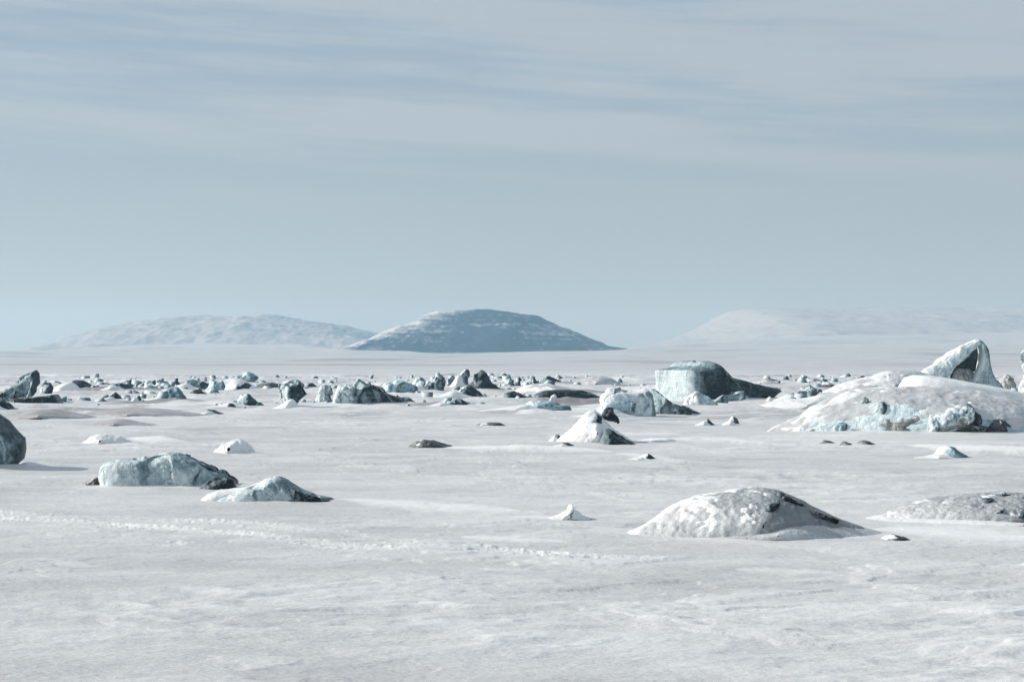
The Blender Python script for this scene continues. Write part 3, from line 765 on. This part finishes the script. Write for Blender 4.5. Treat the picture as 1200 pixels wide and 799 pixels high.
thing('ice_chunk', 'small grey wedge at left end of the long rounded block', 'ice chunk',
      [(94, 568), (104, 563), (114, 558), (119, 557), (120, 568)], 568.5, .4, mat=DIRTY, rime=.46, snow=1.2, rough=.03, p=3, lee=False)
t = thing('ice_block', 'smooth teal block with peaked top lying in front of the long one', 'ice block',
      [(254, 588), (266, 579), (280, 573), (294, 569), (308, 563), (318, 558.5), (326, 557.5), (333, 560), (344, 568), (358, 575), (374, 580), (387, 584), (392, 589)], 589, .95, rime=.52, snow=.86, p=2.6, rough=.035, chip=.35)
thing('snow_crust', None, None, [(236, 587), (244, 580), (256, 575), (270, 573), (284, 571), (292, 571), (286, 578), (276, 588)], 588, .7, mat=SNOW, snow=None, rough=.09, p=2.2, parent=t, lee=False, dback=.15)
thing('bare_ice', None, None, [(334, 588), (338, 571), (345, 570), (360, 577), (376, 582), (388, 586), (390, 590)], 589.5, .7, rime=.0, snow=1.3, rough=.03, p=3, parent=t, lee=False, dback=.02)
thing('snow_mound', 'little pointed snow cone alone left of the near mound', 'snow mound',
      [(640, 611), (652, 606.5), (660, 602), (665, 598.5), (668, 592.5), (671, 590.5), (673, 596), (679, 600), (684, 606), (694, 609)], 611, .55, mat=SNOW, snow=None, bare=(.2, .7), p=2.2, rough=.13, facets=24)
t = thing('snow_mound', 'large near grey mound with dark ribbed top, right foreground', 'snow mound',
      [(730, 636), (746, 629), (764, 618), (780, 606), (794, 594), (808, 588), (824, 585), (846, 580), (870, 576), (892, 574), (910, 573), (918, 575.5), (926, 582), (936, 589), (948, 597), (966, 605), (990, 616), (1014, 626), (1034, 634)], 636, 2.0,
      mat=CRUST, rime=.44, snow=.75, bare=(.62, .22, 2.2), cap=.016, p=1.5, rough=.050, chip=.25, facets=0)
MB = BODY[0]
thing('snow_skirt', None, None, [(745, 637.5), (800, 630), (850, 620), (890, 611), (925, 602), (950, 603), (985, 616), (1015, 627), (1050, 637.5)], 637.5, 2.2, mat=GREY, snow=None, p=1.5, rough=.02, parent=t, lee=False)
for ol, r_, th_, bk, m_ in (([(902, 592), (906, 578), (911, 573), (919, 576), (929, 584), (940, 592.5), (944, 597), (930, 594), (918, 588)], -.02, .6, .60, ICE),
                       ([(884, 604), (890, 594), (900, 587), (912, 585), (914, 594), (906, 601), (896, 606)], .04, .5, .38, ICE),
                       ([(944, 603), (952, 599.5), (966, 605), (984, 614), (976, 614)], .1, .4, .45, DIRTY)):
    thing('ice_outcrop', None, None, ol, 635, th_, mat=m_, rime=r_, snow=1.1, rough=.11, p=2.6, parent=t, lee=False, on=MB, closed=True)
thing('ice_chunk', 'small dark chip in snow right of the large near mound', 'ice chunk',
      [(1034, 635), (1041, 630), (1047, 627), (1053, 630), (1060, 631), (1068, 635)], 635, .4, mat=DIRTY, rime=.14, snow=.6, rough=.1)
t = thing('snow_mound', 'low rough grey mound cut by right edge in foreground', 'snow mound',
      [(1030, 616), (1050, 604), (1068, 596), (1084, 589), (1102, 586), (1124, 585), (1146, 582), (1170, 580), (1194, 579.5), (1220, 582), (1250, 590), (1290, 605), (1310, 617)], 617, 2.2, mat=CRUST, rime=.42, snow=.9, bare=(.5, .3, 2.0), cap=.015, p=1.5, rough=.070, chip=.3, facets=0)
MB = BODY[0]
thing('snow_skirt', None, None, [(1010, 619), (1060, 608), (1110, 602), (1160, 606), (1230, 610), (1330, 619)], 619, 2.6, mat=SNOW, snow=None, p=1.4, rough=.02, parent=t, lee=False)
for ol, r_, bk in (([(1140, 594), (1146, 586), (1160, 582), (1166, 585), (1150, 592)], .04, .8), ([(1184, 608), (1190, 600), (1200, 597), (1214, 599), (1218, 608), (1200, 611)], -.04, .12),
                   ([(1160, 601), (1166, 596), (1174, 594), (1172, 600)], .1, .4), ([(1136, 598), (1142, 594), (1152, 592), (1146, 598)], .14, .55)):
    thing('ice_outcrop', None, None, ol, 616, .5, rime=r_, snow=1.1, rough=.1, p=2.6, parent=t, lee=False, on=MB, closed=True)
thing('ice_chunk', 'small dark-topped white chip on crest of low right mound', 'ice chunk',
      [(1160, 584), (1167, 577.5), (1172, 575), (1178, 577), (1186, 582)], 612, .5, rime=.02, snow=.55, rough=.1, lee=False, on=MB, closed=True)
thing('ice_chunk', 'black chip at right edge on the low right mound', 'ice chunk',
      [(1188, 586), (1192, 580.5), (1198, 579), (1204, 582), (1210, 586)], 612, .5, rime=-.08, snow=1.1, rough=.1, lee=False, on=MB, closed=True)


# ------------------------------------------------------------------ crumbs of broken ice round the blocks of the rubble field
def crumbs():
    rng = np.random.default_rng(5)
    V, Fc, n0 = [], [], 0
    far = [l for l in LEES if l[1] > 85 and l[3] > .3]
    box = np.array([(a, b, c) for c in (-1, 1) for a, b in ((-1, -1), (1, -1), (1, 1), (-1, 1))], float)
    bf = np.array([(0, 3, 2, 1), (4, 5, 6, 7), (0, 1, 5, 4), (1, 2, 6, 5), (2, 3, 7, 6), (3, 0, 4, 7)])
    spots = []
    for i in range(620):
        if i % 5 < 3:                                      # ridge lines of broken plates far out
            y = rng.uniform(135, 255); x = y * rng.choice([rng.normal(-.185, .055), rng.normal(-.02, .045), rng.normal(.17, .06)])
        else:                                              # fallen pieces round the blocks
            bx, by, w_, h_ = far[int(rng.integers(len(far)))]
            x = bx + rng.normal(0, w_ * .9 + .8); y = by + rng.normal(.5, w_ * .5 + 1.5)
        spots.append((x, y))
    for x, y in spots:
        if y < 80: continue
        r = (.08 + .30 * rng.random() ** 2.6) * (.62 + y / 300)
        z = float(ground_z(x, y, True)[0][0])
        p_ = box * np.array([1.25, .9, .35 + .35 * rng.random()]) * (1 + rng.normal(0, .22, (8, 3)))
        p_[4:, :2] *= rng.uniform(.35, .9)
        ax, az = rng.normal(0, .5), rng.uniform(0, 6.3)
        c, s_ = math.cos(ax), math.sin(ax)
        p_ = p_ @ np.array([(c, 0, -s_), (0, 1, 0), (s_, 0, c)])
        c, s_ = math.cos(az), math.sin(az)
        p_ = p_ @ np.array([(c, s_, 0), (-s_, c, 0), (0, 0, 1)])
        V.append(p_ * r + np.array([x, y, z + .12 * r])); Fc.append(bf + n0); n0 += 8
    o = make_obj('ice_crumbs', np.concatenate(V), np.concatenate(Fc), ICE, smooth=False); o['rime'] = .70
    tag(o, 'small crumbs of broken ice strewn between the far blocks', 'ice crumbs', None, 'stuff')


crumbs()

# ------------------------------------------------------------------ frozen sea and rising land: one sheet to the horizon
def build_ground():
    r = [0.6, 1.2, 2.0, 2.8]
    x = 2.8
    while x < 10.5: x *= 1.018; r.append(x)
    py = YH + F * CH / 10.7
    while py > 437.5:
        r.append(F * CH / (py - YH)); py -= .62 if py > 505 else .32
    x = r[-1]
    while x < 1650: x *= 1.012; r.append(x)
    while x < 5100: x *= 1.05; r.append(x)
    r = np.array(r)
    inner = np.arctan(np.linspace(-.40, .40, 1150))
    a1 = float(inner[-1]); outer = np.linspace(a1, 2 * math.pi - a1, 90)[1:-1]
    ang = np.concatenate([inner, outer])
    R, A = np.meshgrid(r, ang, indexing='ij')
    X = (R * np.sin(A)).ravel(); Y = (R * np.cos(A)).ravel()
    Z, fresh, dirt_haze = ground_z(X, Y, True)
    v = np.stack([X, Y, Z], 1)
    f = grid_faces(len(r), len(ang), True)
    n0 = len(v)
    v = np.vstack([v, [[0, 0, float(Z[:len(ang)].mean())]]]); fresh = np.append(fresh, 0); dirt_haze = np.append(dirt_haze, 0)
    j = np.arange(len(ang)); c = np.stack([np.full_like(j, n0), j, (j + 1) % len(ang), (j + 1) % len(ang)], 1)
    o = make_obj('snow_ground', v, f[:, ::-1], GROUND, attrs={'fresh': fresh, 'dirt_haze': dirt_haze})
    # centre fan as triangles would need another face size: a small patch closes the hole under the tripod
    tag(o, kind='structure')
    return o


build_ground()


def hill(name, crest, D, mat, wf, wb, bare_fn, seed, amp):
    c = np.array(crest, float)
    kx, kz = ray(c[:, 0], c[:, 1]); X = kx * D; Z = CH + kz * D
    xs = np.linspace(X[0], X[-1], 420); zc = np.interp(xs, X, Z)
    zc = zc + amp * .28 * fbm2(xs / 45, xs * 0, 3, seed + 50)
    for _ in range(2): zc = np.convolve(np.pad(zc, 2, mode='edge'), [.1, .2, .4, .2, .1], 'valid')
    t = np.concatenate([np.linspace(-1, 0, 110), np.linspace(0, 1, 40)[1:]])
    XX, TT = np.meshgrid(xs, t, indexing='xy')
    wob = fbm2(XX / 260, TT * 2, 3, seed) * .25
    prof = np.cos(np.clip(np.abs(TT) , 0, 1) * math.pi / 2) ** 1.15
    YY = D + np.where(TT < 0, TT * wf, TT * wb)
    ZZ = -6 + (zc[None, :] + 6) * prof
    ZZ += amp * (1 - np.abs(fbm2(XX / 150 + wob, YY / 240, 5, seed)) * 2.2 - .5) * np.sin(np.clip(np.abs(TT), 0, 1) * math.pi) ** .7
    ZZ += amp * .5 * fbm2(XX / 26, YY / 70, 4, seed + 4) * (1 - np.abs(TT)) ** .5
    u = (XX - xs[0]) / (xs[-1] - xs[0])
    v = np.stack([XX, YY, ZZ], -1).reshape(-1, 3)
    o = make_obj(name, v, grid_faces(len(t), len(xs), False)[:, ::-1], mat, attrs={'bare': bare_fn(u, TT, XX, YY).ravel()})
    return tag(o, kind='structure')


H_BLUE = mat_hill('shaded_rocky_hill', (.66, .67, .68), (.020, .044, .074), .66)  # dark blue rock tone also carries the hill's shade and distant air
H_PALE = mat_hill('snowy_hill', (.47, .455, .445), (.17, .18, .20), -.46)
hill('hill', [(360, 414), (395, 409), (425, 401), (450, 391), (478, 379), (500, 369), (515, 365.5), (535, 363.5), (560, 363), (590, 365), (620, 371), (650, 380), (680, 392), (705, 402), (735, 410), (770, 416)],
     1950, H_BLUE, 230, 340, lambda u, t, x, y: -1.1 * sstep(.52, .30, u - .10 * t) * sstep(-.55, -.1, t) + .12 * sstep(.3, .6, u), 3, 8)  # left flank kept snowy as its lit side, the rest painted darker
hill('hill', [(50, 418), (90, 411), (110, 404), (130, 393), (150, 384), (180, 378), (215, 374), (245, 371), (290, 372.5), (322, 370.5), (345, 374), (380, 379), (415, 384), (440, 391), (470, 400), (520, 415)],
     3200, H_PALE, 800, 700, lambda u, t, x, y: .10 + .5 * sstep(.5, .66, u + .2 * t) * sstep(-.65, -.3, t), 8, 9)
hill('hill', [(690, 414), (760, 404), (790, 397), (815, 386), (835, 375), (850, 366), (868, 363), (900, 363.5), (950, 364.5), (1000, 362.5), (1060, 363.5), (1120, 362), (1200, 363), (1300, 366), (1500, 380), (1720, 405)],
     4000, H_PALE, 1700, 600, lambda u, t, x, y: -.06 + .1 * sstep(-.35, -.1, t), 19, 6)

# ------------------------------------------------------------------ haze
m, nt = nodes_of('haze_air'); k = NT(nt)
pv = k.n('ShaderNodeVolumePrincipled', ins={'Color': (.36, .60, .80, 1), 'Absorption Color': (.6, .6, .6, 1), 'Density': .00034, 'Anisotropy': .30})
out = k.n('ShaderNodeOutputMaterial'); nt.links.new(pv.outputs[0], out.inputs['Volume'])
hx, z0, z1 = 5300.0, -14.0, 150.0
hv = np.array([(sx * hx, sy * hx, z) for z in (z0, z1) for sx, sy in ((-1, -1), (1, -1), (1, 1), (-1, 1))])
hf = np.array([(0, 3, 2, 1), (4, 5, 6, 7), (0, 1, 5, 4), (1, 2, 6, 5), (2, 3, 7, 6), (3, 0, 4, 7)])
tag(make_obj('haze', hv, hf, m, smooth=False), kind='stuff')

# ------------------------------------------------------------------ sky, sun
w = bpy.data.worlds.new('World'); scene.world = w; w.use_nodes = True
nt = w.node_tree; nt.nodes.clear(); k = NT(nt)
sky = k.n('ShaderNodeTexSky', sky_type='NISHITA', sun_disc=False)
sky.sun_elevation = SUN_EL; sky.sun_rotation = SUN_AZ
sky.altitude = 0; sky.air_density = 1.0; sky.dust_density = .4; sky.ozone_density = 2.0
gen = k.n('ShaderNodeTexCoord').outputs['Generated']
sep = k.n('ShaderNodeSeparateXYZ', ins={0: gen})
el = sep.outputs[2]
tilt = k.math('MULTIPLY_ADD', sep.outputs[0], .055, el)                      # the veils sink towards the right
vec = k.n('ShaderNodeCombineXYZ', ins={0: k.math('MULTIPLY', sep.outputs[0], 3.0), 1: k.math('MULTIPLY', sep.outputs[1], 3.0), 2: k.math('MULTIPLY', tilt, 34.0)}).outputs[0]
n1 = k.noise(vec, .62, 6, .55)
vec2 = k.n('ShaderNodeCombineXYZ', ins={0: k.math('MULTIPLY', sep.outputs[0], 9.0), 1: k.math('MULTIPLY', sep.outputs[1], 9.0), 2: k.math('MULTIPLY', tilt, 120.0)}).outputs[0]
n2 = k.noise(vec2, .6, 5, .6)
veil = k.math('ADD', k.math('MULTIPLY', n1, 1.0), k.math('MULTIPLY_ADD', n2, .5, -.25))
veil = k.n('ShaderNodeMapRange', interpolation_type='SMOOTHSTEP', ins={0: veil, 1: .41, 2: .62, 3: .0, 4: 1.0}).outputs[0]
high = k.n('ShaderNodeMapRange', interpolation_type='SMOOTHSTEP', ins={0: el, 1: .07, 2: .15, 3: 0.0, 4: 1.0}).outputs[0]
cl = k.math('MULTIPLY', k.math('MULTIPLY', veil, high), .66)
up = k.n('ShaderNodeMapRange', interpolation_type='SMOOTHSTEP', ins={0: el, 1: .02, 2: .22, 3: 0.0, 4: 1.0}).outputs[0]
col = k.mix(.90, sky.outputs[0], k.mix(up, (4.5, 4.88, 5.0), (3.35, 4.3, 5.35)))                              # thin even overcast veil
col = k.mix(cl, col, (5.2, 5.7, 6.05))                                        # streaks of high cloud
bg = k.n('ShaderNodeBackground', ins={'Color': col, 'Strength': .096})
out = k.n('ShaderNodeOutputWorld'); nt.links.new(bg.outputs[0], out.inputs[0])

L = bpy.data.lights.new('sun', 'SUN'); L.energy = 4.2; L.angle = math.radians(.55); L.color = (1, .958, .892)
so = bpy.data.objects.new('sun', L); COL.objects.link(so)
from mathutils import Vector
sd = Vector((math.sin(SUN_AZ) * math.cos(SUN_EL), math.cos(SUN_AZ) * math.cos(SUN_EL), math.sin(SUN_EL)))
so.rotation_euler = sd.to_track_quat('Z', 'Y').to_euler()

# ------------------------------------------------------------------ camera, output
cd = bpy.data.cameras.new('camera'); cam = bpy.data.objects.new('camera', cd); COL.objects.link(cam)
cd.sensor_width = 36; cd.lens = F / 1200 * 36; cd.clip_start = .1; cd.clip_end = 20000
cam.location = (0, 0, CH); cam.rotation_euler = (math.pi / 2 + PITCH, 0, 0)
scene.camera = cam
scene.view_settings.view_transform = 'Standard'; scene.view_settings.look = 'None'
scene.view_settings.gamma = 1; scene.view_settings.use_curve_mapping = False; scene.view_settings.exposure = 0
scene.render.engine = 'CYCLES'
scene.cycles.use_denoising = True
scene.cycles.max_bounces = 6; scene.cycles.volume_bounces = 1
